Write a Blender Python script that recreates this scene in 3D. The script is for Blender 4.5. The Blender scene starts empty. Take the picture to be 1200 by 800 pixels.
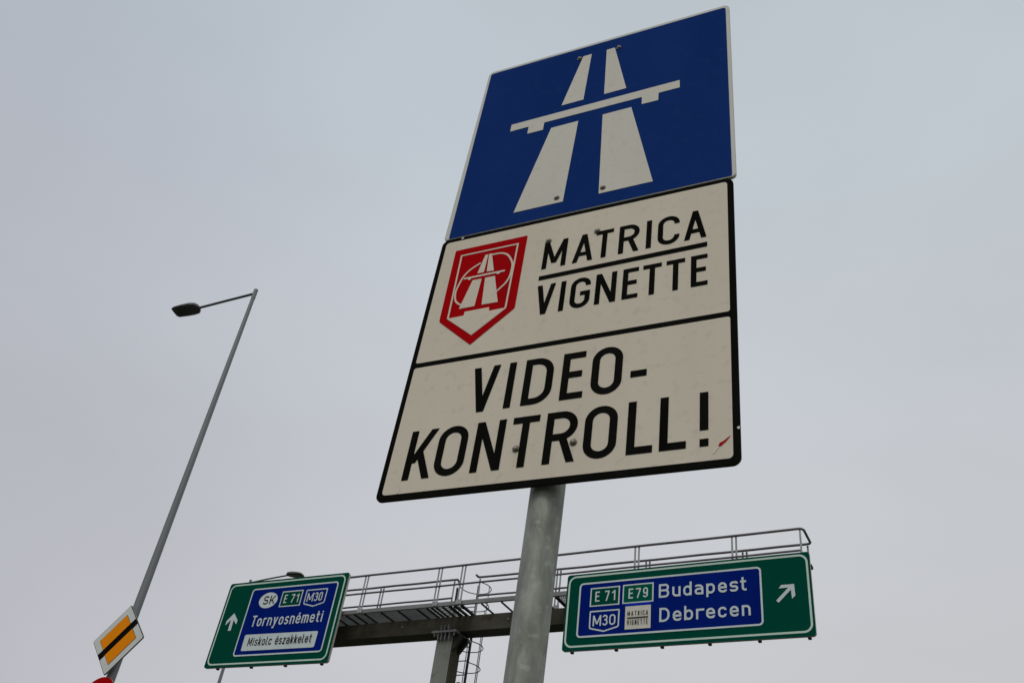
import bpy, bmesh, math, random
from mathutils import Vector, Matrix
random.seed(7)
sc = bpy.context.scene
col = sc.collection
EYE = 1.6                                   # lens height above the verge

# ------------------------------------------------------------------ camera
cam_d = bpy.data.cameras.new('camera'); cam = bpy.data.objects.new('camera', cam_d); col.objects.link(cam)
cam_d.sensor_width = 36.0; cam_d.lens = 32.274; cam_d.clip_start = 0.05; cam_d.clip_end = 6000
PITCH, ROLL = 0.6606, 0.1510
F = Vector((0, math.cos(PITCH), math.sin(PITCH))); U = Vector((0, -math.sin(PITCH), math.cos(PITCH))); R = Vector((1, 0, 0))
cr = R*math.cos(ROLL) + U*math.sin(ROLL); cu = U*math.cos(ROLL) - R*math.sin(ROLL)
m = Matrix((cr, cu, -F)).transposed().to_4x4(); m.translation = Vector((0, 0, EYE))
cam.matrix_world = m
sc.camera = cam

# ------------------------------------------------------------------ sky and sun (overcast)
SUN_EL, SUN_AZ = math.radians(50), math.radians(203)        # azimuth from +Y towards +X
w = bpy.data.worlds.new("World"); sc.world = w; w.use_nodes = True
nt = w.node_tree; nt.nodes.clear()
out = nt.nodes.new('ShaderNodeOutputWorld'); bg = nt.nodes.new('ShaderNodeBackground'); bg.inputs['Strength'].default_value = 0.1
sky = nt.nodes.new('ShaderNodeTexSky'); sky.sky_type = 'NISHITA'; sky.sun_disc = False
sky.sun_elevation = SUN_EL; sky.sun_rotation = SUN_AZ; sky.dust_density = 2.0; sky.air_density = 1.0
tc = nt.nodes.new('ShaderNodeTexCoord'); sep = nt.nodes.new('ShaderNodeSeparateXYZ')
nt.links.new(tc.outputs['Generated'], sep.inputs[0])
ramp = nt.nodes.new('ShaderNodeValToRGB')                   # cloud layer: neutral grey low down, a little cooler overhead
ramp.color_ramp.elements[0].position = 0.10; ramp.color_ramp.elements[0].color = (0.568, 0.570, 0.585, 1)
ramp.color_ramp.elements[1].position = 0.92; ramp.color_ramp.elements[1].color = (0.490, 0.550, 0.588, 1)
for p_, c_ in ((0.35, (0.578, 0.584, 0.606)), (0.55, (0.568, 0.590, 0.622)), (0.75, (0.524, 0.576, 0.620))):
    e = ramp.color_ramp.elements.new(p_); e.color = (*c_, 1)
nt.links.new(sep.outputs['Z'], ramp.inputs[0])
noi = nt.nodes.new('ShaderNodeTexNoise'); noi.inputs['Scale'].default_value = 2.2; noi.inputs['Detail'].default_value = 6.0; noi.inputs['Roughness'].default_value = 0.45
mp = nt.nodes.new('ShaderNodeMapping'); mp.inputs['Scale'].default_value = (1, 1, 2.0)
nt.links.new(tc.outputs['Generated'], mp.inputs[0]); nt.links.new(mp.outputs[0], noi.inputs['Vector'])
mr = nt.nodes.new('ShaderNodeMapRange'); mr.inputs[1].default_value = 0.3; mr.inputs[2].default_value = 0.7; mr.inputs[3].default_value = 9.75; mr.inputs[4].default_value = 10.75
nt.links.new(noi.outputs[0], mr.inputs[0])
side = nt.nodes.new('ShaderNodeMapRange'); side.interpolation_type = 'SMOOTHSTEP'       # the cloud is thicker towards the left of the view
side.inputs[1].default_value = -0.65; side.inputs[2].default_value = 0.05; side.inputs[3].default_value = 0.82; side.inputs[4].default_value = 1.0
nt.links.new(sep.outputs['X'], side.inputs[0])
mul = nt.nodes.new('ShaderNodeMath'); mul.operation = 'MULTIPLY'; nt.links.new(mr.outputs[0], mul.inputs[0]); nt.links.new(side.outputs[0], mul.inputs[1])
vm = nt.nodes.new('ShaderNodeVectorMath'); vm.operation = 'SCALE'
nt.links.new(ramp.outputs[0], vm.inputs[0]); nt.links.new(mul.outputs[0], vm.inputs['Scale'])
mix = nt.nodes.new('ShaderNodeMix'); mix.data_type = 'RGBA'; mix.inputs[0].default_value = 0.96
tint = nt.nodes.new('ShaderNodeMix'); tint.data_type = 'RGBA'; tint.blend_type = 'MULTIPLY'; tint.inputs[0].default_value = 1.0
tr = nt.nodes.new('ShaderNodeValToRGB'); tr.color_ramp.elements[0].color = (0.985, 0.985, 1.035, 1); tr.color_ramp.elements[1].color = (1, 1, 1, 1)
tm_ = nt.nodes.new('ShaderNodeMapRange'); tm_.inputs[1].default_value = -0.6; tm_.inputs[2].default_value = 0.1
nt.links.new(sep.outputs['X'], tm_.inputs[0]); nt.links.new(tm_.outputs[0], tr.inputs[0])
nt.links.new(vm.outputs[0], tint.inputs[6]); nt.links.new(tr.outputs[0], tint.inputs[7])
nt.links.new(sky.outputs[0], mix.inputs[6]); nt.links.new(tint.outputs[2], mix.inputs[7])
nt.links.new(mix.outputs[2], bg.inputs['Color']); nt.links.new(bg.outputs[0], out.inputs[0])

sd = bpy.data.lights.new('sun', 'SUN'); sd.energy = 0.9; sd.angle = math.radians(25); sd.color = (1.0, 0.95, 0.87)
sun = bpy.data.objects.new('sun', sd); col.objects.link(sun)
sdir = Vector((math.sin(SUN_AZ)*math.cos(SUN_EL), math.cos(SUN_AZ)*math.cos(SUN_EL), math.sin(SUN_EL)))
sun.rotation_euler = sdir.to_track_quat('Z', 'Y').to_euler(); sun.location = (20, 20, 40)

vs = sc.view_settings; vs.view_transform = 'Standard'; vs.look = 'None'; vs.exposure = 0.0; vs.gamma = 1.0; vs.use_curve_mapping = False

# ------------------------------------------------------------------ materials
def mat(name, c1, c2=None, scale=4.0, stretch=(1, 1, 1), rough=0.55, metal=0.0, lo=0.35, hi=0.65, bump=0.0, bscale=60, spec=0.5,
        fine=None, c3=None):
    """base colour c1 with patches of c2 (noise), optional fine grain of c3, optional relief."""
    m = bpy.data.materials.new(name); m.use_nodes = True; t = m.node_tree; b = t.nodes['Principled BSDF']
    b.inputs['Base Color'].default_value = (*c1, 1); b.inputs['Roughness'].default_value = rough; b.inputs['Metallic'].default_value = metal
    b.inputs['Specular IOR Level'].default_value = spec
    tc = t.nodes.new('ShaderNodeTexCoord'); mp = t.nodes.new('ShaderNodeMapping'); mp.inputs['Scale'].default_value = stretch
    t.links.new(tc.outputs['Object'], mp.inputs[0])
    last = None
    if c2:
        n = t.nodes.new('ShaderNodeTexNoise'); n.inputs['Scale'].default_value = scale; n.inputs['Detail'].default_value = 6; n.inputs['Roughness'].default_value = 0.6
        t.links.new(mp.outputs[0], n.inputs['Vector'])
        r = t.nodes.new('ShaderNodeMapRange'); r.inputs[1].default_value = lo; r.inputs[2].default_value = hi
        t.links.new(n.outputs[0], r.inputs[0])
        x = t.nodes.new('ShaderNodeMix'); x.data_type = 'RGBA'; x.inputs[6].default_value = (*c1, 1); x.inputs[7].default_value = (*c2, 1)
        t.links.new(r.outputs[0], x.inputs[0]); last = x.outputs[2]
        if fine:
            n2 = t.nodes.new('ShaderNodeTexNoise'); n2.inputs['Scale'].default_value = fine; n2.inputs['Detail'].default_value = 4
            t.links.new(tc.outputs['Object'], n2.inputs['Vector'])
            r2 = t.nodes.new('ShaderNodeMapRange'); r2.inputs[1].default_value = 0.56; r2.inputs[2].default_value = 0.74; r2.inputs[4].default_value = 0.8
            t.links.new(n2.outputs[0], r2.inputs[0])
            y = t.nodes.new('ShaderNodeMix'); y.data_type = 'RGBA'; y.inputs[7].default_value = (*(c3 or c2), 1)
            t.links.new(r2.outputs[0], y.inputs[0]); t.links.new(last, y.inputs[6]); last = y.outputs[2]
        t.links.new(last, b.inputs['Base Color'])
    if bump:
        n = t.nodes.new('ShaderNodeTexNoise'); n.inputs['Scale'].default_value = bscale; n.inputs['Detail'].default_value = 3
        t.links.new(mp.outputs[0], n.inputs['Vector'])
        bp = t.nodes.new('ShaderNodeBump'); bp.inputs['Strength'].default_value = bump; bp.inputs['Distance'].default_value = 0.01
        t.links.new(n.outputs[0], bp.inputs['Height']); t.links.new(bp.outputs[0], b.inputs['Normal'])
    return m

M = {}
ST = (1, 0.25, 1)
M['white']  = mat('white_sheeting', (0.695, 0.628, 0.518), (0.645, 0.580, 0.474), 3.0, ST, 0.5, fine=34, c3=(0.58, 0.53, 0.44), spec=0.0)
M['picto']  = mat('pictogram_sheeting', (0.665, 0.64, 0.565), (0.62, 0.60, 0.525), 3.0, ST, 0.5, fine=40, c3=(0.57, 0.55, 0.48), spec=0.0)
M['wborder'] = mat('white_edge_sheeting', (0.66, 0.66, 0.61), (0.58, 0.58, 0.53), 6.0, ST, 0.5, spec=0.0)
M['black']  = mat('black_print', (0.006, 0.006, 0.005), (0.010, 0.010, 0.009), 8.0, ST, 0.5, spec=0.0)
M['blue']   = mat('blue_sheeting', (0.009, 0.033, 0.158), (0.012, 0.038, 0.178), 3.0, ST, 0.5, fine=30, c3=(0.016, 0.043, 0.172), spec=0.0)
M['red']    = mat('red_sheeting', (0.42, 0.004, 0.006), (0.36, 0.005, 0.007), 8.0, ST, 0.5, spec=0.0)
M['gblue']  = mat('dark_blue_sheeting', (0.002, 0.013, 0.160), (0.003, 0.017, 0.190), 2.0, ST, 0.5, spec=0.0)
M['pblue']  = mat('brighter_blue_patch', (0.006, 0.028, 0.36), None, rough=0.5, spec=0.0)
M['green']  = mat('dark_green_sheeting', (0.001, 0.062, 0.040), (0.002, 0.070, 0.046), 1.2, ST, 0.5, spec=0.0)
M['pgreen'] = mat('brighter_green_patch', (0.001, 0.095, 0.058), None, rough=0.5, spec=0.0)
M['gwhite'] = mat('pale_reflective_lettering', (0.62, 0.69, 0.70), (0.56, 0.62, 0.62), 4.0, ST, 0.5, spec=0.0)
M['gline']  = mat('pale_green_white_line', (0.58, 0.72, 0.62), (0.52, 0.65, 0.57), 4.0, ST, 0.5, spec=0.0)
M['picto2'] = mat('diamond_white_sheeting', (0.66, 0.69, 0.65), (0.61, 0.64, 0.60), 4.0, ST, 0.5, spec=0.0)
M['orange'] = mat('orange_sheeting', (0.90, 0.285, 0.008), (0.84, 0.26, 0.008), 8.0, ST, 0.5, spec=0.0)
M['alu']    = mat('weathered_aluminium', (0.36, 0.35, 0.33), (0.28, 0.27, 0.25), 9.0, (1, 1, 1), 0.45, metal=0.4)
M['rim']    = mat('folded_sheet_edge', (0.60, 0.55, 0.48), (0.46, 0.42, 0.36), 14.0, (1, 1, 1), 0.5)
M['post']   = mat('galvanised_post', (0.150, 0.162, 0.135), (0.300, 0.312, 0.272), 13.0, (1.8, 1.8, 0.6), 0.55, metal=0.25, lo=0.36, hi=0.66, fine=46, c3=(0.35, 0.36, 0.32), bump=0.12, bscale=55)
M['galv']   = mat('galvanised_rail', (0.26, 0.265, 0.26), (0.36, 0.365, 0.36), 5.0, (1, 1, 1), 0.5, metal=0.3)
M['rail']   = mat('weathered_handrail', (0.10, 0.092, 0.10), (0.15, 0.14, 0.15), 5.0, (1, 1, 1), 0.5, metal=0.3)
M['kick']   = mat('walkway_channel_zinc', (0.17, 0.17, 0.165), (0.24, 0.24, 0.235), 2.5, (1, 1, 1), 0.55, metal=0.2)
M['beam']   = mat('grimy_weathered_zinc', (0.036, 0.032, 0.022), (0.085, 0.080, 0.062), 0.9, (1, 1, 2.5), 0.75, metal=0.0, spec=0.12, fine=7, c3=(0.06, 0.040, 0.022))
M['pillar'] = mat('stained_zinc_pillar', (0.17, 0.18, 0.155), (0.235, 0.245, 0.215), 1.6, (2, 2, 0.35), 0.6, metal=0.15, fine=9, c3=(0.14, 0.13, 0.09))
M['pside']  = mat('brown_zinc_painted_shade', (0.045, 0.041, 0.026), (0.085, 0.080, 0.058), 1.6, (2, 2, 0.35), 0.75, metal=0.0, spec=0.12, fine=9, c3=(0.06, 0.042, 0.024))  # brown weathering, darkened further to paint shade onto the pillar's side faces
M['dark']   = mat('dark_steel', (0.022, 0.021, 0.019), (0.045, 0.042, 0.036), 6.0, (1, 1, 1), 0.7, spec=0.15)
M['bolt']   = mat('bolt_steel', (0.34, 0.32, 0.28), (0.12, 0.09, 0.06), 160.0, (1, 1, 1), 0.4, metal=0.5)
M['lpole']  = mat('painted_grey_mast', (0.150, 0.160, 0.165), (0.185, 0.195, 0.200), 1.5, (3, 3, 0.4), 0.5, metal=0.2)
M['arm']    = mat('dark_grey_arm', (0.05, 0.05, 0.053), (0.065, 0.065, 0.07), 3.0, (1, 1, 1), 0.5)
M['lamp']   = mat('lamp_housing_grey', (0.045, 0.043, 0.041), (0.07, 0.066, 0.062), 6.0, (1, 1, 1), 0.5)
M['lens']   = mat('unlit_lamp_glass', (0.050, 0.047, 0.042), (0.030, 0.028, 0.026), 5.0, (1, 1, 1), 0.15)
M['asphalt'] = mat('asphalt', (0.048, 0.048, 0.050), (0.062, 0.061, 0.060), 0.6, (1, 1, 1), 0.9, fine=60, c3=(0.09, 0.09, 0.088), bump=0.4, bscale=90)
M['grass']  = mat('grass_verge', (0.038, 0.060, 0.019), (0.065, 0.075, 0.032), 0.5, (1, 1, 1), 0.95, fine=22, c3=(0.09, 0.085, 0.045), bump=0.8, bscale=30)
M['concrete'] = mat('kerb_concrete', (0.28, 0.27, 0.25), (0.22, 0.21, 0.19), 2.0, (1, 1, 1), 0.9, bump=0.3, bscale=60)
M['paint']  = mat('road_paint', (0.72, 0.72, 0.69), (0.55, 0.55, 0.52), 2.0, (1, 1, 1), 0.8)
M['amber_label'] = mat('pale_scratch', (0.72, 0.70, 0.64), None, rough=0.6)

# ------------------------------------------------------------------ object helpers
def link(o, parent=None):
    col.objects.link(o)
    if parent is not None: o.parent = parent
    return o
def tag(o, label=None, cat=None, group=None, kind=None):
    if label: o['label'] = label
    if cat: o['category'] = cat
    if group: o['group'] = group
    if kind: o['kind'] = kind
    return o
def empty(name, loc, rz=0.0):
    o = bpy.data.objects.new(name, None); o.location = loc; o.rotation_euler = (0, 0, rz); o.empty_display_size = .2
    return link(o)
def finish(name, bm, mats, parent=None, smooth=False, matrix=None):
    me = bpy.data.meshes.new(name)
    bmesh.ops.recalc_face_normals(bm, faces=bm.faces) if smooth != 'keep' else None
    bm.to_mesh(me); bm.free()
    for k in (mats if isinstance(mats, (list, tuple)) else [mats]): me.materials.append(k)
    if smooth is True:
        for p in me.polygons: p.use_smooth = True
        try: me.set_sharp_from_angle(angle=math.radians(40))
        except Exception: pass
    o = bpy.data.objects.new(name, me); link(o, parent)
    if matrix is not None: o.matrix_local = matrix
    return o
def box(bm, x0, x1, y0, y1, z0, z1, mi=0, bevel=0.0):
    vsx = [bm.verts.new((x, y, z)) for x in (x0, x1) for y in (y0, y1) for z in (z0, z1)]
    idx = [(0, 1, 3, 2), (4, 6, 7, 5), (0, 4, 5, 1), (2, 3, 7, 6), (0, 2, 6, 4), (1, 5, 7, 3)]
    fs = [bm.faces.new([vsx[i] for i in q]) for q in idx]
    for f in fs: f.material_index = mi
    if bevel:
        es = {e for f in fs for e in f.edges}
        bmesh.ops.bevel(bm, geom=list(es), offset=bevel, segments=2, profile=0.5, affect='EDGES')
def tube(bm, pts, r, n=10, closed=False, cap=True, r2=None):
    """round bar through the points; r2 = radius at the far end."""
    pts = [Vector(p) for p in pts]; N = len(pts); rings = []
    prev = None
    for i, p in enumerate(pts):
        if closed: t = (pts[(i+1) % N] - pts[i-1]).normalized()
        else: t = (pts[min(i+1, N-1)] - pts[max(i-1, 0)]).normalized()
        if prev is None:
            a = Vector((0, 0, 1)) if abs(t.z) < .9 else Vector((1, 0, 0)); x = t.cross(a).normalized()
        else: x = (prev - t*prev.dot(t)).normalized()
        prev = x; y = t.cross(x)
        rr = r if r2 is None else r + (r2-r)*i/(N-1)
        rings.append([bm.verts.new(p + x*rr*math.cos(2*math.pi*k/n) + y*rr*math.sin(2*math.pi*k/n)) for k in range(n)])
    for i in range(N if closed else N-1):
        A, B = rings[i], rings[(i+1) % N]
        for k in range(n): bm.faces.new((A[k], A[(k+1) % n], B[(k+1) % n], B[k]))
    if cap and not closed: bm.faces.new(rings[0][::-1]); bm.faces.new(rings[-1])
def lathe(bm, prof, n=24, c=(0, 0)):
    rings = []
    for r, z in prof:
        rings.append([bm.verts.new((c[0]+r*math.cos(2*math.pi*k/n), c[1]+r*math.sin(2*math.pi*k/n), z)) for k in range(n)])
    for A, B in zip(rings, rings[1:]):
        for k in range(n): bm.faces.new((A[k], A[(k+1) % n], B[(k+1) % n], B[k]))
    bm.faces.new(rings[0][::-1]); bm.faces.new(rings[-1])

# ------------------------------------------------------------------ flat print: outlines and strokes in a sign's own plane (x right, y up, z out)
def rpath(pts, closed=False, seg=7):
    """points (x, y[, r]): corners with r are rounded."""
    P = [(p[0], p[1], p[2] if len(p) > 2 else 0) for p in pts]; o = []; N = len(P)
    for i, (x, y, r) in enumerate(P):
        if r <= 0 or (not closed and i in (0, N-1)): o.append(Vector((x, y))); continue
        a = Vector(P[i-1][:2]); b = Vector(P[(i+1) % N][:2]); c = Vector((x, y))
        da, db = (a-c), (b-c); la, lb = da.length, db.length; da.normalize(); db.normalize()
        ang = da.angle(db)
        if ang > 3.12: o.append(c); continue
        t = r/math.tan(ang/2); t = min(t, la*0.999, lb*0.999); rr = t*math.tan(ang/2)
        bis = (da+db).normalized(); ctr = c + bis*(rr/math.sin(ang/2))
        p0 = c+da*t; p1 = c+db*t
        a0 = math.atan2(p0.y-ctr.y, p0.x-ctr.x); a1 = math.atan2(p1.y-ctr.y, p1.x-ctr.x)
        d = (a1-a0+math.pi) % (2*math.pi) - math.pi
        for k in range(seg+1):
            q = a0 + d*k/seg; v = Vector((ctr.x+rr*math.cos(q), ctr.y+rr*math.sin(q)))
            if not o or (v-o[-1]).length > 1e-6: o.append(v)
    if closed and (o[0]-o[-1]).length < 1e-6: o.pop()
    return o
class Ink:
    """collects filled shapes and strokes of one colour; every shape lies a hair above the one before."""
    def __init__(s, z=0.001, dz=0.00004): s.bm = bmesh.new(); s.z = z; s.dz = dz
    def _z(s): s.z += s.dz; return s.z
    def poly(s, pts, seg=7):
        z = s._z(); q = rpath(pts, True, seg)
        ar = sum(q[i-1].x*q[i].y - q[i].x*q[i-1].y for i in range(len(q)))
        if ar < 0: q.reverse()
        f = s.bm.faces.new([s.bm.verts.new((p.x, p.y, z)) for p in q]); f.normal_update()
        if len(q) > 4: bmesh.ops.triangulate(s.bm, faces=[f], ngon_method='EAR_CLIP')
    def stroke(s, pts, wd, closed=False, seg=7):
        z = s._z(); q = rpath(pts, closed, seg); N = len(q); L = []; Rr = []; h = wd/2
        for i in range(N):
            a = q[i-1] if (closed or i > 0) else None; b = q[(i+1) % N] if (closed or i < N-1) else None
            d1 = (q[i]-a).normalized() if a is not None else None; d2 = (b-q[i]).normalized() if b is not None else None
            if d1 is None: d1 = d2
            if d2 is None: d2 = d1
            t = d1+d2
            if t.length < 1e-6: t = d1
            t.normalize(); nn = Vector((-t.y, t.x)); n1 = Vector((-d1.y, d1.x)); k = h/max(nn.dot(n1), .35)
            L.append(s.bm.verts.new((*(q[i]+nn*k), z))); Rr.append(s.bm.verts.new((*(q[i]-nn*k), z)))
        for i in range(N if closed else N-1):
            j = (i+1) % N; s.bm.faces.new((Rr[i], Rr[j], L[j], L[i]))
    def disc(s, cx, cy, rx, ry=None, n=40):
        ry = ry or rx
        s.poly([(cx+rx*math.cos(2*math.pi*k/n), cy+ry*math.sin(2*math.pi*k/n)) for k in range(n)])
    def done(s, name, m, parent): return finish(name, s.bm, m, parent, smooth='keep')
    # ---- glyphs: road-sign lettering drawn in a cell x..x+w, baseline y, cap height h, stroke t
    def glyph(s, ch, x, y, w, h, t, xf=0.73):
        a = t/2; X = lambda u: x+u; Y = lambda v: y+v
        S = lambda pts, closed=False: s.stroke([(X(p[0]), Y(p[1])) + tuple(p[2:]) for p in pts], t, closed)
        P = lambda pts: s.poly([(X(p[0]), Y(p[1])) for p in pts])
        def par(x0, y0, x1, y1, hw): P([(x0, y0), (x0+hw, y0), (x1+hw, y1), (x1, y1)])
        V = lambda xx, y0=0, y1=h: S([(xx, y0), (xx, y1)])
        Rm = (w-t)/2
        xh = h*xf
        if ch == 'I': V(w/2)
        elif ch in 'O0': S([(a, a, Rm), (a, h-a, Rm), (w-a, h-a, Rm), (w-a, a, Rm)], True)
        elif ch == 'D': Rd = (w-t)*.62; S([(a, a), (a, h-a), (w-a, h-a, Rd), (w-a, a, Rd)], True)
        elif ch == 'M':
            V(a); V(w-a); hw = t*1.0
            par(0, h, w/2-hw/2, h*.17, hw); par(w-hw, h, w/2-hw/2, h*.17, hw)
        elif ch == 'A':
            hw = t*1.0; par(0, 0, (w-hw)/2, h, hw); par(w-hw, 0, (w-hw)/2, h, hw)
            S([(w*.22, h*.28), (w*.78, h*.28)])
        elif ch == 'V':
            hw = t*1.02; par(0, h, (w-hw)/2, 0, hw); par(w-hw, h, (w-hw)/2, 0, hw)
        elif ch == 'N': V(a); V(w-a); par(0, h, w-t*1.05, 0, t*1.05)
        elif ch == 'T': V(w/2); S([(0, h-a), (w, h-a)])
        elif ch == 'L': S([(a, h), (a, a), (w, a)])
        elif ch == 'E': S([(w, h-a), (a, h-a), (a, a), (w, a)]); S([(a, h*.52), (w*.9, h*.52)])
        elif ch == 'K':
            V(a); hw = t*1.08
            x0_ = t*.35; y0_ = h*.33; xa = x0_+(w-hw-x0_)*(h*.55-y0_)/(h-y0_)
            par(x0_, y0_, w-hw, h, hw); par(xa+hw*.05, h*.55, w-hw, 0, hw)
        elif ch == 'R':
            V(a); mid = h*.43; Rb = (h-a-mid-a)/2*.98; Rb = min(Rb, (w-t)*.9)
            S([(a, h-a), (w-a, h-a, Rb), (w-a, mid+a, Rb), (a, mid+a)]); hw = t*1.04; par(w*.42, mid+a, w-hw, 0, hw)
        elif ch == 'B':
            V(a); mid = h*.53; Rb = min((h-mid-a)/2, w*.4); Rc = min(mid/2-a*.5, w*.45)
            S([(a, h-a), (w-a*1.3, h-a, Rb), (w-a*1.3, mid, Rb), (a, mid)]); S([(a, mid), (w-a, mid, Rc), (w-a, a, Rc), (a, a)])
        elif ch == 'C': S([(w-a, h*.70), (w-a, h-a, Rm), (a, h-a, Rm), (a, a, Rm), (w-a, a, Rm), (w-a, h*.30)])
        elif ch == 'G': S([(w-a, h*.72), (w-a, h-a, Rm), (a, h-a, Rm), (a, a, Rm), (w-a, a, Rm), (w-a, h*.47), (w*.5, h*.47)])
        elif ch in 'Ss':
            hh = h if ch == 'S' else xh; md = hh*.5; Rs = min(Rm, (hh-a-md)/2)
            S([(w-a, hh*.76), (w-a, hh-a, Rs), (a, hh-a, Rs), (a, md, Rs), (w-a, md, Rs), (w-a, a, Rs), (a, a, Rs), (a, hh*.24)])
        elif ch == '!': V(w/2, h*.29, h); V(w/2, 0, h*.135)
        elif ch == '-': S([(0, h*.32), (w, h*.32)])
        elif ch == '1': V(w-a); par(0, h*.74, w-t, h-t*.2, t*.01) if False else S([(w*.05, h*.74), (w-a, h-a*1.2)])
        elif ch == '7': S([(0, h-a), (w-a*.9, h-a), (w-a*.9, h*.84), (w*.36, 0)])
        elif ch == '3':
            md = h*.53; Rs = min(Rm, (h-a-md)/2)
            S([(a, h*.78), (a, h-a, Rs), (w-a*1.2, h-a, Rs), (w-a*1.2, md, Rs), (w*.35, md)])
            S([(w*.35, md), (w-a, md, Rs), (w-a, a, Rm), (a, a, Rm), (a, h*.22)])
        elif ch == '9':
            S([(a, h*.42, Rm), (a, h-a, Rm), (w-a, h-a, Rm), (w-a, h*.42, Rm)], True)
            S([(w-a, h*.65), (w-a, a, Rm), (a, a, Rm), (a, h*.22)])
        elif ch == 'o': S([(a, a, Rm), (a, xh-a, Rm), (w-a, xh-a, Rm), (w-a, a, Rm)], True)
        elif ch == 'n': V(a, 0, xh); S([(a, xh-a), (w-a, xh-a, Rm), (w-a, 0)])
        elif ch == 'm':
            V(a, 0, xh); r_ = (w/2-a)*.45
            S([(a, xh-a), (w/2, xh-a, r_), (w/2, 0)]); S([(w/2, xh-a), (w-a, xh-a, r_), (w-a, 0)])
        elif ch == 'u': V(w-a, 0, xh); S([(a, xh), (a, a, Rm), (w-a, a)])
        elif ch == 'r': V(a, 0, xh); S([(a, xh-a*2.2), (a*2.6, xh-a, a), (w, xh-a)])
        elif ch in 'eé':
            md = xh*.50; S([(a, md), (w-a, md), (w-a, xh-a, Rm), (a, xh-a, Rm), (a, a, Rm), (w-a, a, Rm), (w-a, xh*.27)])
            if ch == 'é': S([(w*.40, xh+h*.06), (w*.70, xh+h*.21)])
        elif ch == 'c': S([(w-a, xh*.68), (w-a, xh-a, Rm), (a, xh-a, Rm), (a, a, Rm), (w-a, a, Rm), (w-a, xh*.32)])
        elif ch == 'a':
            md = xh*.56; Rs = min(Rm, md/2-a/2); S([(a*1.2, xh*.80), (a*1.2, xh-a, Rm), (w-a, xh-a, Rm), (w-a, 0)])
            S([(w-a, md), (a, md, Rs), (a, a, Rs), (w-a, a)])
        elif ch in 'dbp':
            S([(a, a, Rm), (a, xh-a, Rm), (w-a, xh-a, Rm), (w-a, a, Rm)], True)
            if ch == 'd': V(w-a, 0, h)
            if ch == 'b': V(a, 0, h)
            if ch == 'p': V(a, -h*.24, xh)
        elif ch == 't': S([(w*.40, h*.96), (w*.40, a, w*.35), (w, a)]); S([(0, xh-a), (w*.95, xh-a)])
        elif ch == 'i': V(w/2, 0, xh); V(w/2, xh+h*.09, xh+h*.09+t*.95)
        elif ch == 'l': S([(a, h), (a, a, w*.4), (w, a)])
        elif ch == 'k': V(a); par(t*.4, xh*.30, w-t*1.15, xh, t*1.15); par(t*.4+(w-t*1.55)*.36, xh*.55, w-t*1.15, 0, t*1.15)
        elif ch == 'z': S([(0, xh-a), (w, xh-a)]); S([(0, a), (w, a)]); par(0, t, w-t*1.25, xh-t, t*1.25)
        elif ch == 'y': par(0, xh, w*.5-t*.5, 0, t*1.05); par(w-t*1.05, xh, w*.14, -h*.26, t*1.05); S([(0, -h*.26+a), (w*.3, -h*.26+a)])
    ADV = dict(I=.16, i=.16, l=.24, t=.32, r=.32, m=.66, M=.62, z=.38, k=.40, y=.44, s=.38, T=.46, L=.42, E=.42, B=.48, D=.48, A=.54, V=.52)
    ADV.update({'1': .30, '7': .40, '3': .42, '0': .46, '9': .46, '-': .3, ' ': .22, '!': .16})
    def text(s, txt, x0, x1, y, h, t, gap=.17, xf=.73):
        ws = [s.ADV.get(c, .44) for c in txt]; tot = sum(ws)+gap*(len(txt)-1)
        k = (x1-x0)/tot; x = x0
        for c, wd in zip(txt, ws):
            if c != ' ':
                if c in 'Ii': s.glyph(c, x+wd*k/2-t/2, y, t, h, t, xf)
                else: s.glyph(c, x, y, wd*k, h, t, xf)
            x += (wd+gap)*k
    def cells(s, rows, y, h, t):
        for c, x0, x1 in rows: s.glyph(c, x0, y, x1-x0, h, t)

def letters(rows, y, h, t, m, parent, z=.0020):
    for c, x0, x1 in rows:
        k = Ink(z); k.glyph(c, x0, y, x1-x0, h, t); k.done('letter', m, parent)

def slab(name, outline, thick, m_face, m_rim, parent, matrix=None, lip=0.0, seg=8):
    """sheet-metal panel: painted face at z=0, folded rim and back behind it."""
    bm = bmesh.new(); q = rpath(outline, True, seg)
    if sum(q[i-1].x*q[i].y - q[i].x*q[i-1].y for i in range(len(q))) < 0: q.reverse()
    b = min(0.0022, thick*.15)
    c = sum((Vector(p) for p in q), Vector((0, 0)))/len(q)
    fr = [bm.verts.new((p.x-(b if p.x > c.x else -b), p.y-(b if p.y > c.y else -b), 0)) for p in q]
    md = [bm.verts.new((p.x, p.y, -b)) for p in q]
    bk = [bm.verts.new((p.x, p.y, -thick)) for p in q]
    f = bm.faces.new(fr); f.material_index = 0; N = len(q)
    g = bm.faces.new(bk[::-1]); g.material_index = 1
    for i in range(N):
        j = (i+1) % N
        k = bm.faces.new((md[i], md[j], fr[j], fr[i])); k.material_index = 0
        k = bm.faces.new((bk[i], bk[j], md[j], md[i])); k.material_index = 1
    return finish(name, bm, [m_face, m_rim], parent, smooth='keep', matrix=matrix)
def plane_matrix(origin, yaw, lean=0.0, twist=0.0):
    u = Vector((math.cos(yaw), math.sin(yaw), 0)); n = Vector((-math.sin(yaw), math.cos(yaw), 0)); Z = Vector((0, 0, 1))
    v = math.cos(lean)*Z + math.sin(lean)*n
    u2 = math.cos(twist)*u + math.sin(twist)*v; v2 = -math.sin(twist)*u + math.cos(twist)*v
    m = Matrix((u2, v2, u2.cross(v2))).transposed().to_4x4(); m.translation = Vector(origin); return m
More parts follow.
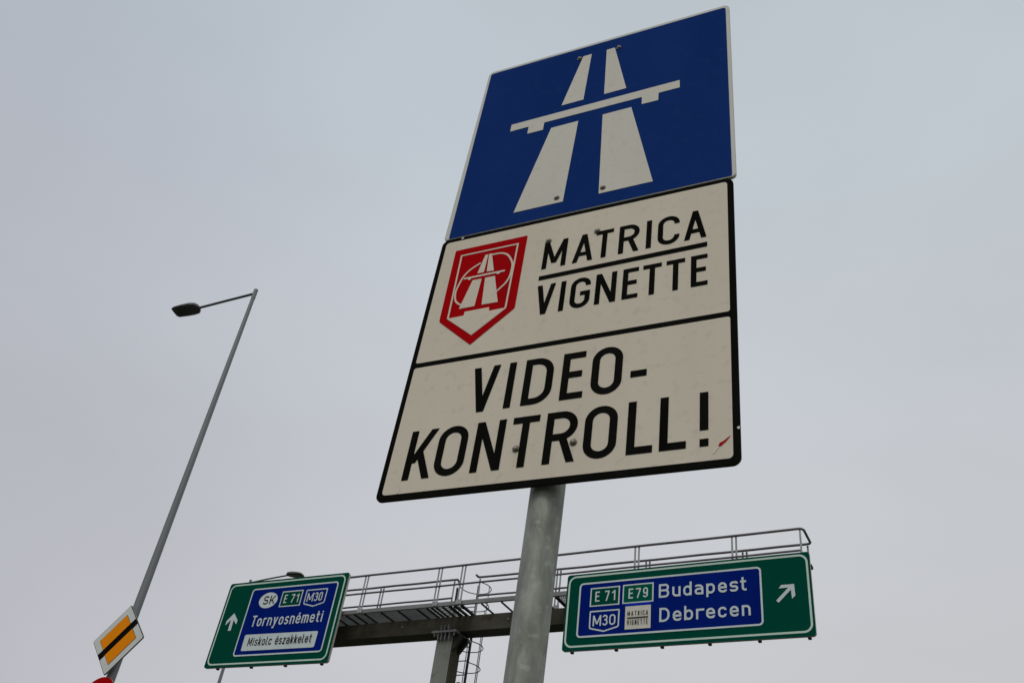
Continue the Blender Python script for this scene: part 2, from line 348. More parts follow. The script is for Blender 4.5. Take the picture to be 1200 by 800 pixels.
def bolt_mesh(r, name='bolt'):
    bm = bmesh.new(); n = 12
    prof = [(r*1.45, 0), (r*1.45, r*.25), (r*1.0, r*.28), (r*.98, r*.62), (r*.7, r*.95), (r*.25, r*1.12)]
    lathe(bm, prof, n); me = bpy.data.meshes.new(name); bmesh.ops.recalc_face_normals(bm, faces=bm.faces); bm.to_mesh(me); bm.free()
    me.materials.append(M['bolt'])
    for p in me.polygons: p.use_smooth = True
    return me
def bolt(me, parent, x, y, z=0.0012):
    o = bpy.data.objects.new('bolt', me); link(o, parent); o.location = (x, y, z); return o

# ================================================================== the ground: verge, two carriageways, the gore between them
GY = -0.5622                                   # the gantry's bearing; the roads run square to it
GU = Vector((math.cos(GY), math.sin(GY), 0)); GN = Vector((-math.sin(GY), math.cos(GY), 0))
road_m = plane_matrix((0, 0, 0), GY); road_m = Matrix.Rotation(GY, 4, 'Z')
def sheet(name, x0, x1, y0, y1, z, m):
    bm = bmesh.new(); n = max(1, int((y1-y0)/200))
    a = [(bm.verts.new((x0, y0+(y1-y0)*i/n, z)), bm.verts.new((x1, y0+(y1-y0)*i/n, z))) for i in range(n+1)]
    for p, q in zip(a, a[1:]): bm.faces.new((p[0], p[1], q[1], q[0]))
    return tag(finish(name, bm, m, smooth='keep', matrix=road_m), kind='structure')
sheet('ground', -2500, 2500, -2500, 2500, 0.0, M['grass'])
sheet('road', -18.4, -11.2, -400, 1200, -0.10+0.104, M['asphalt'])
sheet('road', -8.4, -2.4, -400, 1200, 0.004, M['asphalt'])
for x0, x1 in ((-18.6, -18.4), (-11.2, -11.0), (-8.6, -8.4), (-2.4, -2.2)):
    bm = bmesh.new(); box(bm, x0, x1, -60, 160, -0.1, 0.13, bevel=.015)
    tag(finish('kerb', bm, M['concrete'], matrix=road_m), kind='structure')
for x in (-17.9, -11.7, -8.0, -2.9): sheet('road_marking', x, x+.15, -200, 400, 0.008, M['paint'])
bm = bmesh.new()
for i in range(-10, 24):
    y = i*9.0; v = [bm.verts.new(c) for c in ((-14.9, y, .008), (-14.75, y, .008), (-14.75, y+3, .008), (-14.9, y+3, .008))]; bm.faces.new(v)
tag(finish('road_marking', bm, M['paint'], smooth='keep', matrix=road_m), kind='structure')

# ================================================================== main sign on its post
SY, SL = -0.4977, 0.0358
PM = plane_matrix((-0.3068, 2.2922, 1.1565+EYE), SY, SL, -0.002)
vax = (PM.to_3x3() @ Vector((0, 1, 0))).normalized()
ptop = Vector((0.1515, 2.123, 1.206+EYE)); foot = ptop - vax*((ptop.z)/vax.z)
root = empty('motorway_sign', foot)
tag(root, 'tall blue motorway panel above a white vignette panel on a galvanised post', 'road sign')
T = Matrix.Translation(-foot)
bm = bmesh.new(); top = ptop + vax*1.965 - foot
N_ = 26
pts = [(-vax*.0)+vax*((top.length)*i/N_) for i in range(N_+1)]
tube(bm, pts, 0.0455, 40)
post = finish('post', bm, M['post'], root, smooth=True)
bm = bmesh.new(); lathe(bm, [(.050, 0), (.050, .022), (.044, .032), (.012, .036)], 28)
pc = finish('post_cap', bm, M['dark'], root, smooth=True); pc.matrix_local = Matrix.Translation(vax*top.length)
# white panel
wp = slab('information_panel', [(0, 0, .022), (1.0, 0, .022), (1.0, 1.0385, .028), (0, 1.0385, .024)], 0.007, M['black'], M['dark'], root, T @ PM)
wp['label'] = 'white panel with black border, lettering and red emblem'
k = Ink(.0008); k.poly([(.018, .487, .008), (.982, .487, .008), (.982, 1.021, .012), (.018, 1.021, .012)]); k.done('white_field', M['white'], wp)
k = Ink(.0008); k.poly([(.018, .019, .012), (.982, .019, .012), (.982, .468, .008), (.018, .468, .008)]); k.done('white_field', M['white'], wp)
letters([('M', .397, .477), ('A', .499, .566), ('T', .5725, .629), ('R', .648, .713), ('I', .735, .7512), ('C', .771, .838), ('A', .852, .919)], .795, .1215, .0162, M['black'], wp)
letters([('V', .395, .456), ('I', .474, .4905), ('G', .508, .571), ('N', .587, .652), ('E', .671, .719), ('T', .732, .788), ('T', .802, .857), ('E', .874, .922)], .6005, .1225, .0162, M['black'], wp)
k = Ink(.0020); k.poly([(.394, .7475), (.921, .7535), (.921, .7725), (.394, .7655)]); k.done('underline', M['black'], wp)
letters([('V', .232, .318), ('I', .3465, .3685), ('D', .399, .488), ('E', .514, .581), ('O', .602, .690)], .2635, .1635, .0218, M['black'], wp)
k = Ink(.0020); k.poly([(.714, .307), (.759, .307), (.759, .329), (.714, .329)])
k.done('letter', M['black'], wp)
letters([('K', .070, .157), ('O', .164, .256), ('N', .279, .367), ('T', .388, .467), ('R', .488, .578), ('O', .598, .688), ('L', .715, .783), ('L', .800, .868), ('!', .9015, .9235)], .0605, .164, .0218, M['black'], wp)
# red emblem
k = Ink(.0020); k.poly([(.063, .971, .004), (.328, .971, .004), (.328, .648, .016), (.197, .527, .002), (.066, .648, .016)]); em = k.done('emblem', M['red'], wp)
em['label'] = 'red shield emblem with a white motorway pictogram'
k = Ink(.0030)
k.stroke([(.0915, .939), (.298, .939), (.296, .655, .006), (.195, .569), (.0965, .655, .006)], .0062, True)
k.stroke([(.172, .884), (.120, .850, .09), (.100, .770, .09), (.108, .722, .05), (.136, .703)], .0066)
k.stroke([(.207, .913), (.262, .912, .055), (.2935, .850, .07), (.2905, .775, .08), (.250, .733)], .0066)
k.poly([(.099, .654), (.152, .655), (.153, .671), (.238, .671), (.240, .655), (.292, .656), (.195, .571)])
k.poly([(.168, .836), (.192, .836), (.1945, .918), (.1835, .918)]); k.poly([(.202, .836), (.228, .834), (.207, .919), (.197, .919)])
k.poly([(.129, .688), (.184, .688), (.189, .808), (.156, .808)]); k.poly([(.209, .688), (.265, .687), (.236, .808), (.201, .808)])
k.poly([(.121, .827), (.269, .827), (.269, .820), (.252, .819), (.2505, .814), (.241, .814), (.240, .819), (.149, .819), (.148, .813), (.139, .813), (.138, .819), (.121, .820)])
k.done('emblem_pictogram', M['white'], wp)
# wear: a red scratch, pale scratches, chips
k = Ink(.0024); k.poly([(.947, .056), (.950, .0645), (.956, .0675), (.961, .0705), (.976, .083), (.9765, .0815), (.965, .067), (.958, .061), (.954, .0565)]); s_ = k.done('scratch', M['red'], wp); s_['label'] = 'small red scratch beside the exclamation mark'
k = Ink(.0026); k.poly([(.933, .038), (.946, .055), (.9485, .0535), (.936, .0365)]); k.done('chip', M['amber_label'], wp)
for q_ in ([(.0665, .020), (.0705, .038), (.0725, .0375), (.0695, .020)], [(.9925, .1045), (.999, .108), (.9995, .100), (.995, .099)], [(.072, 1.029), (.080, 1.034), (.084, 1.029), (.077, 1.0255)]):
    k = Ink(.0026); k.poly(q_); k.done('chip', M['amber_label'], wp)
BM = bolt_mesh(.0070)
for x, y in ((.408, .120), (.571, .119), (.408, .921), (.573, .919)): bolt(BM, wp, x, y, .0022)
M['runoff'] = mat('faint_run_off_stain', (0.58, 0.525, 0.43), (0.63, 0.575, 0.48), 30.0, (1, 0.2, 1), 0.6, spec=0.0)
for x, y, l_ in ((.408, .114, .055), (.571, .113, .040), (.573, .914, .020)):
    k = Ink(.0014); k.poly([(x-.0030, y), (x+.0030, y), (x+.0016, y-l_*.6), (x+.0004, y-l_), (x-.0012, y-l_*.8)]); k.done('run_off_stain', M['runoff'], wp)
# blue panel
bp = slab('motorway_panel', [(.001, 1.0402, .014), (1.0095, 1.0405, .016), (1.0035, 2.040, .022), (.009, 2.052, .022)], 0.011, M['wborder'], M['rim'], root, T @ PM)
bp['label'] = 'blue panel with white motorway pictogram and thin white edge'
k = Ink(.0008); k.poly([(.0205, 1.0425, .004), (.998, 1.044, .006), (.991, 2.024, .014), (.021, 2.036, .012)]); k.done('blue_field', M['blue'], bp)
k = Ink(.0020)
k.poly([(.372, 1.668), (.459, 1.668), (.467, 1.966), (.432, 1.966)]); k.poly([(.540, 1.667), (.625, 1.667), (.562, 1.964), (.529, 1.964)])
k.poly([(.257, 1.104), (.437, 1.104), (.451, 1.541), (.345, 1.541)]); k.poly([(.563, 1.102), (.746, 1.102), (.651, 1.540), (.544, 1.540)])
k.poly([(.173, 1.629), (.824, 1.627), (.825, 1.582), (.749, 1.583), (.749, 1.540), (.689, 1.541), (.688, 1.584), (.312, 1.587), (.312, 1.543), (.249, 1.544), (.249, 1.587), (.173, 1.587)])
k.done('pictogram', M['picto'], bp)
for x, y in ((.418, 1.956), (.579, 1.955), (.413, 1.129), (.576, 1.127)): bolt(BM, bp, x, y, .0022)
# stiffening rails and clamps behind the two panels
for yv in (.120, .920, 1.128, 1.955):
    pan_th = .007 if yv < 1.04 else .011
    bm = bmesh.new(); box(bm, .10, .90, yv-.022, yv+.022, -pan_th-.019, -pan_th+.0005, bevel=.003)
    finish('rear_rail', bm, M['alu'], root, matrix=T @ PM)
    bm = bmesh.new()
    box(bm, .405, .57, yv-.016, yv+.016, -.138, -.128, bevel=.002)
    for xx in (.418, .550): box(bm, xx, xx+.010, yv-.014, yv+.014, -.128, -pan_th-.019)
    finish('clamp', bm, M['alu'], root, matrix=T @ PM)
bm = bmesh.new(); lathe(bm, [(.20, -.05), (.20, .05), (.19, .06), (.05, .06)], 28)
finish('footing', bm, M['concrete'], root)

# ================================================================== gantry (x along the beam, y away from the viewer, z up)
G0 = GU*-9.36 + GN*14.265                                    # foot of the pillar
gantry = empty('sign_gantry', G0, GY)
tag(gantry, 'steel gantry with railed walkway and caged ladder behind the green signs', 'gantry')
def g(u, n, h): return (u+9.36, n-14.265, h+EYE)
def gbox(bm, u0, u1, n0, n1, h0, h1, bevel=0.0, mi=0):
    a = g(u0, n0, h0); b = g(u1, n1, h1); box(bm, a[0], b[0], a[1], b[1], a[2], b[2], mi, bevel)
def gtube(bm, pts, r, n=8, closed=False): tube(bm, [g(*p) for p in pts], r, n, closed)
UL, UR_ = -14.35, -2.74
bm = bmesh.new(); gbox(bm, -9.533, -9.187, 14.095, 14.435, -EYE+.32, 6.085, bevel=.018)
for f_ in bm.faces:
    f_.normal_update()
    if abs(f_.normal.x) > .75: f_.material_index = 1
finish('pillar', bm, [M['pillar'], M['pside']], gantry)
bm = bmesh.new(); gbox(bm, -10.1, -8.6, 13.55, 14.95, -EYE-.3, -EYE+.28, bevel=.03); finish('foundation', bm, M['concrete'], gantry)
bm = bmesh.new(); gbox(bm, -9.63, -9.09, 14.0, 14.53, -EYE+.28, -EYE+.318, bevel=.004)
for uu in (-9.58, -9.14):
    for nn_ in (14.05, 14.48): gtube(bm, [(uu, nn_, -EYE+.31), (uu, nn_, -EYE+.40)], .018, 8)
finish('base_plate', bm, M['kick'], gantry)
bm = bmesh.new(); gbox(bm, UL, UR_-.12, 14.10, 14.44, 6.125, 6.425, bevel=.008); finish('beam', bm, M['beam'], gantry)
for uu in (-11.9, -10.35, -8.05, -6.6, -4.4):
    bm = bmesh.new(); gtube(bm, [(uu, 14.06, 6.28), (uu, 14.10, 6.28)], .013, 8); finish('bolt', bm, M['galv'], gantry)
for uu in (UL, UR_-.12):
    bm = bmesh.new(); gbox(bm, uu-.008 if uu < -9 else uu+.001, uu-.001 if uu < -9 else uu+.008, 14.07, 14.47, 6.10, 6.43); finish('end_plate', bm, M['kick'], gantry)
# bolted joint on the pillar's head
bm = bmesh.new(); gbox(bm, -9.60, -9.07, 13.985, 14.60, 6.088, 6.108); gbox(bm, -9.60, -9.07, 13.985, 14.60, 6.110, 6.123)
finish('joint_plate', bm, M['kick'], gantry)
for uu in (-9.455, -9.385, -9.305, -9.215):
    bm = bmesh.new(); gbox(bm, uu-.006, uu+.006, 13.995, 14.093, 5.955, 6.086); finish('stiffener', bm, M['kick'], gantry)
for uu in (-9.42, -9.345, -9.26):
    bm = bmesh.new(); gbox(bm, uu-.006, uu+.006, 14.0, 14.098, 6.125, 6.235); finish('stiffener', bm, M['kick'], gantry)
for uu in (-9.555, -9.13):
    bm = bmesh.new(); gtube(bm, [(uu, 14.03, 6.03), (uu, 14.03, 6.15)], .014, 8); gtube(bm, [(uu, 14.03, 6.068), (uu, 14.03, 6.086)], .026, 6)
    finish('bolt', bm, M['bolt'], gantry)
bm = bmesh.new()                                              # knee between pillar and beam; its dark colour stands in for shade
for nn_ in (14.12, 14.33):
    q = [(-9.185, 5.78), (-9.185, 6.086), (-9.02, 6.086), (-9.02, 6.0)]
    A = [bm.verts.new(g(a, nn_, b)) for a, b in q]; B = [bm.verts.new(g(a, nn_+.07, b)) for a, b in q]
    bm.faces.new(A); bm.faces.new(B[::-1])
    for i in range(4): bm.faces.new((A[i], A[(i+1) % 4], B[(i+1) % 4], B[i]))
finish('knee_plate', bm, M['dark'], gantry)
# walkway: edge channels, cross bearers, grating
NEAR, FAR = 13.65, 14.20
bm = bmesh.new(); gbox(bm, UL, UR_, NEAR-.004, NEAR+.006, 6.445, 6.520); gbox(bm, UL, UR_, NEAR+.006, NEAR+.045, 6.445, 6.452)
finish('edge_channel', bm, M['kick'], gantry)
bm = bmesh.new(); gbox(bm, UL, UR_, FAR+.234, FAR+.244, 6.445, 6.520); finish('edge_channel', bm, M['kick'], gantry)
bearers = [-14.1, -13.7, -13.3, -12.9, -12.5, -12.1, -11.75, -11.47, -11.26, -11.03, -10.64, -10.25, -9.82, -9.60, -9.50, -9.40, -9.26, -9.10, -8.985, -8.85, -8.43, -8.02, -7.6, -7.2, -6.93, -6.7, -6.3, -5.9, -5.5, -5.1, -4.7, -4.3, -3.9, -3.5, -3.1, -2.75]
bmesh_cache = {}
for uu in bearers:
    thick = .030 if uu in (-9.10, -8.985, -8.85, -6.93) else .012 if uu < -8.9 and uu > -9.7 else .011
    if thick not in bmesh_cache:
        bm = bmesh.new(); box(bm, -thick, thick, NEAR+.046-14.265, FAR+.233-14.265, 6.430+EYE, 6.458+EYE)
        o = finish('cross_bearer', bm, M['dark'], gantry); bmesh_cache[thick] = o.data
    else: o = link(bpy.data.objects.new('cross_bearer', bmesh_cache[thick]), gantry)
    o.location.x = uu+9.36
# grating laid in panels; bearing bars run across the walkway
def grating(u0, u1, step, hh, th):
    bm = bmesh.new(); x = u0
    while x < u1: gbox(bm, x, x+th, NEAR+.05, FAR+.23, 6.462, 6.462+hh); x += step
    for nn_ in [NEAR+.06+i*.11 for i in range(7)]: gbox(bm, u0, u1, nn_, nn_+.004, 6.462+hh*.5, 6.462+hh)
    tag(finish('grating', bm, M['kick'], gantry), kind='stuff')
grating(UL+.05, -9.62, .030, .022, .004)
grating(-9.60, -9.12, .034, .018, .003)
grating(-6.90, UR_-.05, .034, .022, .004)
for nn_ in (NEAR+.052, FAR+.21):
    bm = bmesh.new(); gbox(bm, -8.83, -6.95, nn_, nn_+.012, 6.462, 6.480); finish('hatch_frame', bm, M['dark'], gantry)
# handrails
HT, HM = 7.21, 6.835
def rail(name, pts, r=.021):
    bm = bmesh.new(); gtube(bm, pts, r, 10); return finish(name, bm, M['rail'], gantry, smooth=True)
def wob(u0, u1, n, h):
    k = 14; return [(u0+(u1-u0)*i/k, n, h+.003*math.sin(i*1.9)) for i in range(k+1)]
RN, RF = NEAR-.02, 14.18
rail('handrail', wob(UL, -2.70, RN, HT) + [(-2.66, RN+.01, HT), (-2.635, RN+.05, HT-.005), (-2.635, RF-.05, HT), (-2.66, RF-.01, HT)] + wob(-2.70, -8.84, RF, HT) + [(-8.865, RF-.01, HT), (-8.875, RF-.10, HT+.005)])
rail('handrail', [(-9.37, RF+.12, HT), (-9.35, RF+.02, HT), (-9.345, RF-.01, HT)] + [(u, n, h) for u, n, h in wob(-9.36, UL, RF, HT)])
rail('mid_rail', wob(UL, -2.70, RN, HM), .018)
rail('mid_rail', wob(-8.84, -2.70, RF, HM), .018)
rail('mid_rail', wob(UL, -9.40, RF, HM), .018)
def upright(uu, n, double=True, top=HT, r=.0165):
    for du in ((-.034, .034) if double else (0,)):
        bm = bmesh.new(); gbox(bm, uu+du-.015, uu+du+.015, n-.005, n+.005, 6.44, top-.01)
        finish('rail_upright', bm, M['galv'], gantry)
    if double:
        bm = bmesh.new(); gbox(bm, uu-.060, uu+.060, n-.012, n-.0055, 6.452, 6.535); finish('rail_foot', bm, M['galv'], gantry)
for uu in (-14.2, -12.8, -11.11, -9.40, -8.885, -7.17, -5.44, -3.755): upright(uu, NEAR-.012)
upright(-2.69, NEAR-.012, False)
for uu in (-14.2, -12.8, -11.13, -7.185, -5.46, -3.74): upright(uu, FAR+.02)
for uu in (-9.43, -8.86, -2.70): upright(uu, FAR+.02, False)
bm = bmesh.new(); gbox(bm, -9.362, -9.337, RF+.11, RF+.12, 6.46, HT); finish('rail_upright', bm, M['galv'], gantry)
# drooping safety chain in the walkway's gap and caged ladder behind the beam
lad = [(-9.60, 14.62), (-9.115, 14.62)]; LC = (-9.36, 14.80)
for u_, n_ in lad:
    bm = bmesh.new(); gbox(bm, u_-.012, u_+.012, n_-.028, n_+.028, -EYE+.5, 7.25); finish('ladder_rail', bm, M['dark'], gantry)
bm = bmesh.new(); gtube(bm, [(-9.59, 14.62, 0), (-9.125, 14.62, 0)], .011, 8); me = None
h = -1.05; i = 0
while h < 7.0:
    if me is None: o = finish('rung', bm, M['galv'], gantry, smooth=True); me = o.data; base = o
    else: o = link(bpy.data.objects.new('rung', me), gantry)
    o.location.z = h; h += .2625
hoop_me = None
hoops = [5.76-.41*i for i in range(11)][::-1] + [6.165, 6.58, 6.99, 7.36]
for h in hoops:
    if hoop_me is None:
        bm = bmesh.new(); P = []
        for k_ in range(25):
            a = math.radians(-128+256*k_/24); P.append((LC[0]+.315*math.sin(a)*(1.0), LC[1]+.10+.315*math.cos(a), 0))
        P = [(-9.60, 14.62, 0)] + [(p[0], p[1], 0) for p in P if p[1] > 14.70] + [(-9.115, 14.62, 0)]
        gtube(bm, P, .009, 6); o = finish('cage_hoop', bm, M['dark'], gantry, smooth=True); hoop_me = o.data
    else: o = link(bpy.data.objects.new('cage_hoop', hoop_me), gantry)
    o.location.z = h
for a in (-90, -30, 20, 88):
    aa = math.radians(a); u_ = LC[0]+.312*math.sin(aa); n_ = LC[1]+.10+.312*math.cos(aa)
    bm = bmesh.new(); gbox(bm, u_-.009, u_+.009, n_-.004, n_+.004, hoops[0], 7.36 if a == 88 else 6.98); finish('cage_bar', bm, M['galv'], gantry)
for h in (5.27, 3.4, 1.5):
    bm = bmesh.new(); gbox(bm, -9.17, -9.11, 14.42, 14.60, h-.05, h+.05, bevel=.01); finish('ladder_bracket', bm, M['kick'], gantry)

# ================================================================== green sign, left end
def gantry_sign(name, origin, yaw, twist, W, H, th, label):
    PMx = plane_matrix(origin, yaw, 0, twist)
    r_ = empty(name, Vector(origin)); tag(r_, label, 'direction sign', 'green direction signs on the gantry')
    tm = Matrix.Translation(-Vector(origin)) @ PMx
    p = slab('sign_panel', [(0, 0, .05), (W, 0, .05), (W, H, .05), (0, H, .05)], th, M['green'], M['rim'], r_, tm)
    return r_, p, tm
def hangers(r_, tm, us, H, th, depth):
    for uu in us:
        bm = bmesh.new(); box(bm, uu-.025, uu+.025, -.018, H-.03, -th-.06, -th-.002, bevel=.006)
        finish('mounting_rail', bm, M['dark'], r_, matrix=tm)
lsign, lp, ltm = gantry_sign('direction_sign', (-5.1698, 19.2106, 5.4918+EYE), -.5585, -.0095, 3.125, 1.800, .055,
    'green sign with straight upward arrow and white oval on the gantry')
hangers(lsign, ltm, (.31, 1.19, 2.05, 2.93), 1.80, .055, .1)
def outline_ink(p, x0, x1, y0, y1, r_, t, m, name):
    k = Ink(.004, .0004); k.stroke([(x0, y0, r_), (x0, y1, r_), (x1, y1, r_), (x1, y0, r_)], t, True, seg=10) ; return k.done(name, m, p)
outline_ink(lp, .065, 3.055, .060, 1.745, .12, .032, M['gline'], 'border_line')
k = Ink(.004, .0004); k.poly([(.690, .200, .07), (2.925, .200, .07), (2.925, 1.628, .07), (.690, 1.628, .07)]); k.done('blue_field', M['gblue'], lp); bl = lp
k = Ink(.008, .0004); k.stroke([(.705, .215, .06), (.705, 1.613, .06), (2.910, 1.613, .06), (2.910, .215, .06)], .030, True); k.done('border_line', M['gwhite'], lp)
k = Ink(.008, .0004)                                               # arrow up
k.poly([(.340, .752), (.420, .752), (.412, 1.02), (.338, 1.02)]); k.poly([(.372, 1.125), (.222, .965), (.222, .885), (.240, .885), (.372, 1.020), (.505, .885), (.522, .885), (.522, .965)])
k.done('arrow', M['gwhite'], lp)
k = Ink(.008, .0004); k.disc(1.197, 1.348, .242, .168); k.done('country_oval', M['gwhite'], bl); od = bl
k = Ink(.012, .0004); k.glyph('S', 1.080, 1.262, .125, .178, .026); k.glyph('K', 1.245, 1.262, .140, .178, .026); k.done('lettering', M['black'], od)
def route_box(p, x0, x1, y0, y1, m, cells, ty, th_, ts):
    k = Ink(.008, .0004); k.poly([(x0, y0), (x1, y0), (x1, y1), (x0, y1)]); b_ = k.done('route_box', M['gwhite'], p)
    k = Ink(.012, .0004); k.poly([(x0+.024, y0+.024), (x1-.024, y0+.024), (x1-.024, y1-.024), (x0+.024, y1-.024)]); k.done('green_field', m, p)
    k = Ink(.016, .0004); k.cells(cells, ty, th_, ts); k.done('lettering', M['gwhite'], p); return b_
def route_shield(p, x0, x1, y0, ym, y1, cells, ty, th_, ts):
    k = Ink(.008, .0004); xm = (x0+x1)/2
    k.stroke([(x0+.012, y1-.012, .01), (x1-.012, y1-.012, .01), (x1-.016, ym, .03), (xm, y0+.014, .02), (x0+.016, ym, .03)], .024, True); b_ = k.done('route_shield', M['gwhite'], p)
    k = Ink(.012, .0004); k.cells(cells, ty, th_, ts); k.done('lettering', M['gwhite'], p)
route_box(bl, 1.528, 2.068, 1.178, 1.512, M['green'], [('E', 1.622, 1.700), ('7', 1.800, 1.888), ('1', 1.935, 1.998)], 1.253, .178, .024)
route_shield(bl, 2.148, 2.688, 1.128, 1.205, 1.502, [('M', 2.215, 2.372), ('3', 2.400, 2.488), ('0', 2.512, 2.600)], 1.243, .182, .025)
k = Ink(.008, .0004); k.text('Tornyosnémeti', .925, 2.745, .802, .232, .0305, gap=.16); k.done('lettering', M['gwhite'], bl)
k = Ink(.008, .0004); k.poly([(.868, .306, .035), (2.712, .302, .035), (2.718, .622, .035), (.860, .640, .035)]); k.done('white_plate', M['gwhite'], bl); wb = bl
k = Ink(.012, .0004); k.text('Miskolc északkelet', .995, 2.612, .402, .172, .0185, gap=.16); k.done('lettering', M['black'], wb)

# ================================================================== green sign, right end
rsign, rp, rtm = gantry_sign('direction_sign', (1.5738, 14.9617, 5.395+EYE), -.5627, .0022, 4.098, 1.335, .05,
    'long green sign with slanted arrow and two route numbers on the gantry')
hangers(rsign, rtm, (.155, .935, 1.71, 2.48, 3.25, 3.985), 1.335, .05, .1)
bm = bmesh.new(); box(bm, 4.06, 4.112, 1.10, 1.15, -.16, -.055, bevel=.006); finish('end_bracket', bm, M['dark'], rsign, matrix=rtm)
outline_ink(rp, .050, 4.050, .066, 1.284, .12, .032, M['gline'], 'border_line')
k = Ink(.004, .0004); k.poly([(.245, .205, .07), (3.345, .205, .07), (3.345, 1.160, .07), (.245, 1.160, .07)]); k.done('blue_field', M['gblue'], rp); br = rp
k = Ink(.008, .0004); k.stroke([(.260, .220, .06), (.260, 1.145, .06), (3.330, 1.145, .06), (3.330, .220, .06)], .030, True); k.done('border_line', M['gwhite'], br)
k = Ink(.008, .0004); k.stroke([(3.569, .561), (3.800, .790)], .052); k.poly([(3.598, .770), (3.640, .822), (3.836, .822), (3.843, .635), (3.790, .588), (3.780, .772)]); k.done('arrow', M['gwhite'], rp)
route_box(br, .455, .987, .726, 1.056, M['green'], [('E', .550, .630), ('7', .722, .805), ('1', .850, .912)], .805, .178, .024)
b2 = route_box(br, 1.038, 1.578, .730, 1.062, M['pgreen'], [('E', 1.145, 1.228), ('7', 1.272, 1.358), ('9', 1.398, 1.484)], .809, .173, .024)
route_shield(br, .462, 1.000, .278, .356, .652, [('M', .532, .680), ('3', .706, .796), ('0', .824, .934)], .385, .182, .025)
k = Ink(.008, .0004); k.poly([(1.094, .660), (1.540, .660), (1.540, .729), (1.094, .729)]); k.done('blue_patch', M['pblue'], br)
k = Ink(.012, .0004); k.poly([(1.100, .291), (1.541, .291), (1.538, .678), (1.098, .678)]); vp = k.done('vignette_plate', M['picto'], br); vp['label'] = 'small white plate with two lines of black text'
k = Ink(.016, .0004); k.text('MATRICA', 1.140, 1.497, .512, .080, .0092, gap=.30); k.poly([(1.138, .468), (1.500, .468), (1.500, .486), (1.138, .486)]); k.text('VIGNETTE', 1.140, 1.500, .360, .084, .0092, gap=.30); k.done('lettering', M['black'], br)
BUD = [('B', 1.668, 1.845), ('u', 1.898, 2.036), ('d', 2.082, 2.222), ('a', 2.272, 2.415), ('p', 2.462, 2.602), ('e', 2.655, 2.795), ('s', 2.842, 2.975), ('t', 3.010, 3.108)]
DEB = [('D', 1.684, 1.855), ('e', 1.910, 2.052), ('b', 2.098, 2.242), ('r', 2.292, 2.425), ('e', 2.455, 2.597), ('c', 2.645, 2.780), ('e', 2.832, 2.970), ('n', 3.020, 3.155)]
k = Ink(.008, .0004); k.cells(BUD, .781, .233, .034); k.done('lettering', M['gwhite'], br)
k = Ink(.008, .0004); k.cells(DEB, .376, .233, .034); k.done('lettering', M['gwhite'], br)

# ================================================================== street lamps
def pol(az, d, z): a = math.radians(az); return Vector((math.sin(a)*d, math.cos(a)*d, z))
def street_lamp(foot, top, head0, head1, label, hs=1.0):
    r_ = empty('street_lamp', foot); tag(r_, label, 'street lamp', 'tall street lamps with a single arm')
    t_ = top-foot; bm = bmesh.new()
    tube(bm, [t_*(i/16) for i in range(17)], .078, 20, r2=.030); finish('mast', bm, M['lpole'], r_, smooth=True)
    bm = bmesh.new(); tube(bm, [t_*.012, t_*.0125, t_*.10, t_*.101], .088, 20); finish('mast_base', bm, M['lpole'], r_, smooth=True)
    bm = bmesh.new(); d = t_.normalized(); tube(bm, [t_-d*.17, t_-d*.165, t_+d*.015, t_+d*.02], .034, 16)
    finish('arm_collar', bm, M['lpole'], r_, smooth=True)
    s0 = t_-d*.06; h0 = head0-foot; h1 = head1-foot
    bm = bmesh.new(); tube(bm, [s0, s0.lerp(h0, .5)+Vector((0, 0, .004)), h0+(h1-h0)*.12], .021, 12); finish('arm', bm, M['arm'], r_, smooth=True)
    # lamp head: flat tapering housing with a glass underside
    ax = (h1-h0); L = ax.length; ax.normalize(); side = ax.cross(Vector((0, 0, 1))).normalized(); up = side.cross(ax)
    mh = Matrix((ax, side, up)).transposed().to_4x4(); mh.translation = h0
    prof = [(0, .045, .040), (.04, .095, .060), (.12, .140, .080), (.32, .160, .092), (.60, .160, .086), (.86, .150, .066), (.97, .132, .044), (1.0, .115, .030)]
    bm = bmesh.new(); rings = []
    for t, wd, hh in prof:
        ring = []
        for k_ in range(16):
            a = 2*math.pi*k_/16; c, s = math.cos(a), math.sin(a)
            yy = wd*hs*math.copysign(abs(c)**.7, c); zz = hh*hs*s*(1.1 if s > 0 else .38)
            ring.append(bm.verts.new((t*L, yy, zz)))
        rings.append(ring)
    for A, B in zip(rings, rings[1:]):
        for k_ in range(16): bm.faces.new((A[k_], A[(k_+1) % 16], B[(k_+1) % 16], B[k_]))
    bm.faces.new(rings[0][::-1]); bm.faces.new(rings[-1])
    hd = finish('lamp_head', bm, M['lamp'], r_, smooth=True, matrix=mh)
    bm = bmesh.new(); box(bm, L*.30, L*.90, -.115*hs, .115*hs, -.042*hs, -.026*hs, bevel=.006); finish('lamp_glass', bm, M['lens'], hd)
    bm = bmesh.new(); tube(bm, [(L*.22, 0, .058*hs), (L*.22, 0, .095*hs)], .028*hs, 10); finish('sensor_cap', bm, M['arm'], hd, smooth=True)
    bm = bmesh.new(); lathe(bm, [(.30, -.05), (.30, .04), (.28, .06), (.1, .06)], 24); finish('footing', bm, M['concrete'], r_)
D1 = 12.45; ft = pol(-19.52, D1, 0)
street_lamp(ft, pol(-19.97, D1, 9.33+EYE), pol(-23.18, 13.30, 9.205+EYE), pol(-24.60, 13.62, 9.150+EYE), 'tall grey street lamp whose mast carries the orange diamond sign', .84)
street_lamp(pol(-13.96, 24.7, 0), pol(-13.97, 24.7, 9.27+EYE), pol(-11.92, 23.6, 9.225+EYE), pol(-10.98, 23.3, 9.20+EYE), 'distant street lamp hidden behind the green sign with the upward arrow', .78)

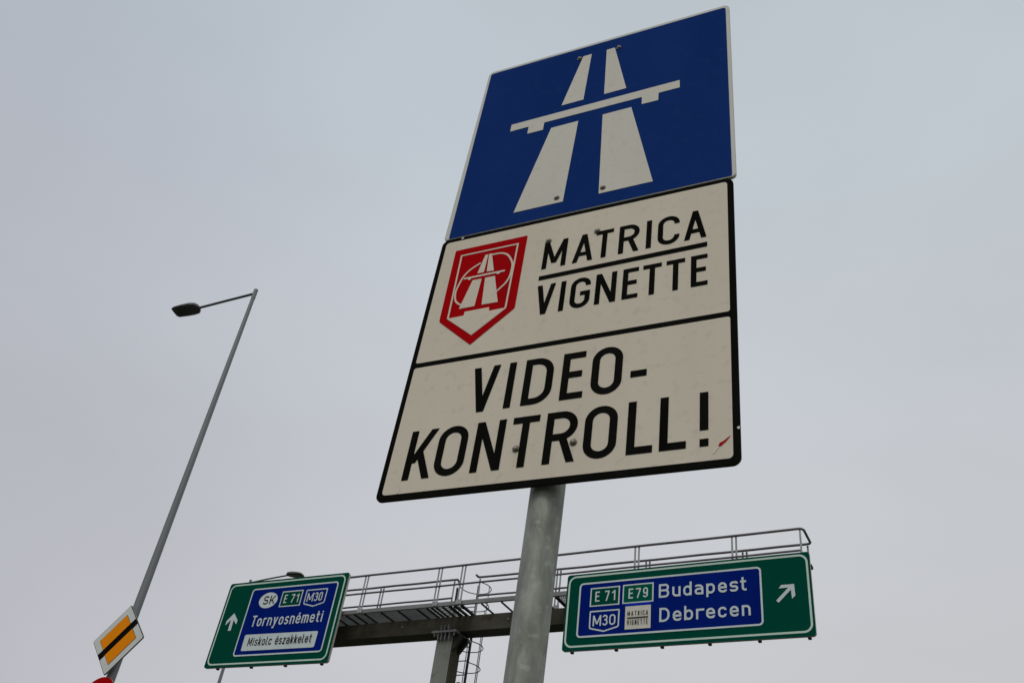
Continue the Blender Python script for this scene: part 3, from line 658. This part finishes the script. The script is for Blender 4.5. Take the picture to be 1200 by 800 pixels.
# ================================================================== signs on the near lamp mast
PC = Vector((-4.2485, 11.6095, 3.5028+EYE))
dm = plane_matrix(PC, -.568, 0.005, .006)
pr = empty('priority_road_sign', PC); tag(pr, 'orange and white diamond sign with black bar on the lamp mast', 'road sign')
ptm = Matrix.Translation(-PC) @ dm
hs = .445
pp = slab('sign_plate', [(0, -hs, .02), (hs, 0, .02), (0, hs, .02), (-hs, 0, .02)], .012, M['black'], M['alu'], pr, ptm, seg=5)
k = Ink(.002, .0002); q = hs-.012; k.poly([(0, -q, .015), (q, 0, .015), (0, q, .015), (-q, 0, .015)]); k.done('white_field', M['picto2'], pp)
k = Ink(.004, .0002); q = hs*.712; k.poly([(0, -q, .006), (q, 0, .006), (0, q, .006), (-q, 0, .006)]); k.done('thin_outline', M['black'], pp)
k = Ink(.006, .0002); q = hs*.697; k.poly([(0, -q, .006), (q, 0, .006), (0, q, .006), (-q, 0, .006)]); k.done('orange_field', M['orange'], pp)
bw = .047
c1 = Vector((-hs*.5, -hs*.5)); c2 = Vector((hs*.5, hs*.5))
k = Ink(.008, .0002); k.stroke([(c1.x+.004, c1.y+.004), (c2.x-.004, c2.y-.004)], bw*2); k.done('diagonal_bar', M['black'], pp)
for y in (-.20, .20):
    bm = bmesh.new(); box(bm, -.14, .14, y-.02, y+.02, -.034, -.0125, bevel=.003); finish('rear_rail', bm, M['alu'], pr, matrix=ptm)
RC = PC + Vector((dm[0][1], dm[1][1], dm[2][1]))*(-.760) + Vector((dm[0][0], dm[1][0], dm[2][0]))*.008
rm = plane_matrix(RC, -.568, 0.005, 0)
rs = empty('no_entry_sign', RC); tag(rs, 'round red sign on the lamp mast below the orange diamond sign', 'road sign')
rtmm = Matrix.Translation(-RC) @ rm; n_ = 48
ro = slab('sign_plate', [(.300*math.cos(2*math.pi*i/n_), .300*math.sin(2*math.pi*i/n_)) for i in range(n_)], .012, M['red'], M['alu'], rs, rtmm)
k = Ink(.002, .0002); k.stroke([(-.22, 0), (.22, 0)], .09); k.done('white_bar', M['gwhite'], ro)
bm = bmesh.new(); box(bm, -.14, .16, -.02, .02, -.034, -.0125, bevel=.003); finish('rear_rail', bm, M['alu'], rs, matrix=rtmm)

bpy.context.view_layer.update()
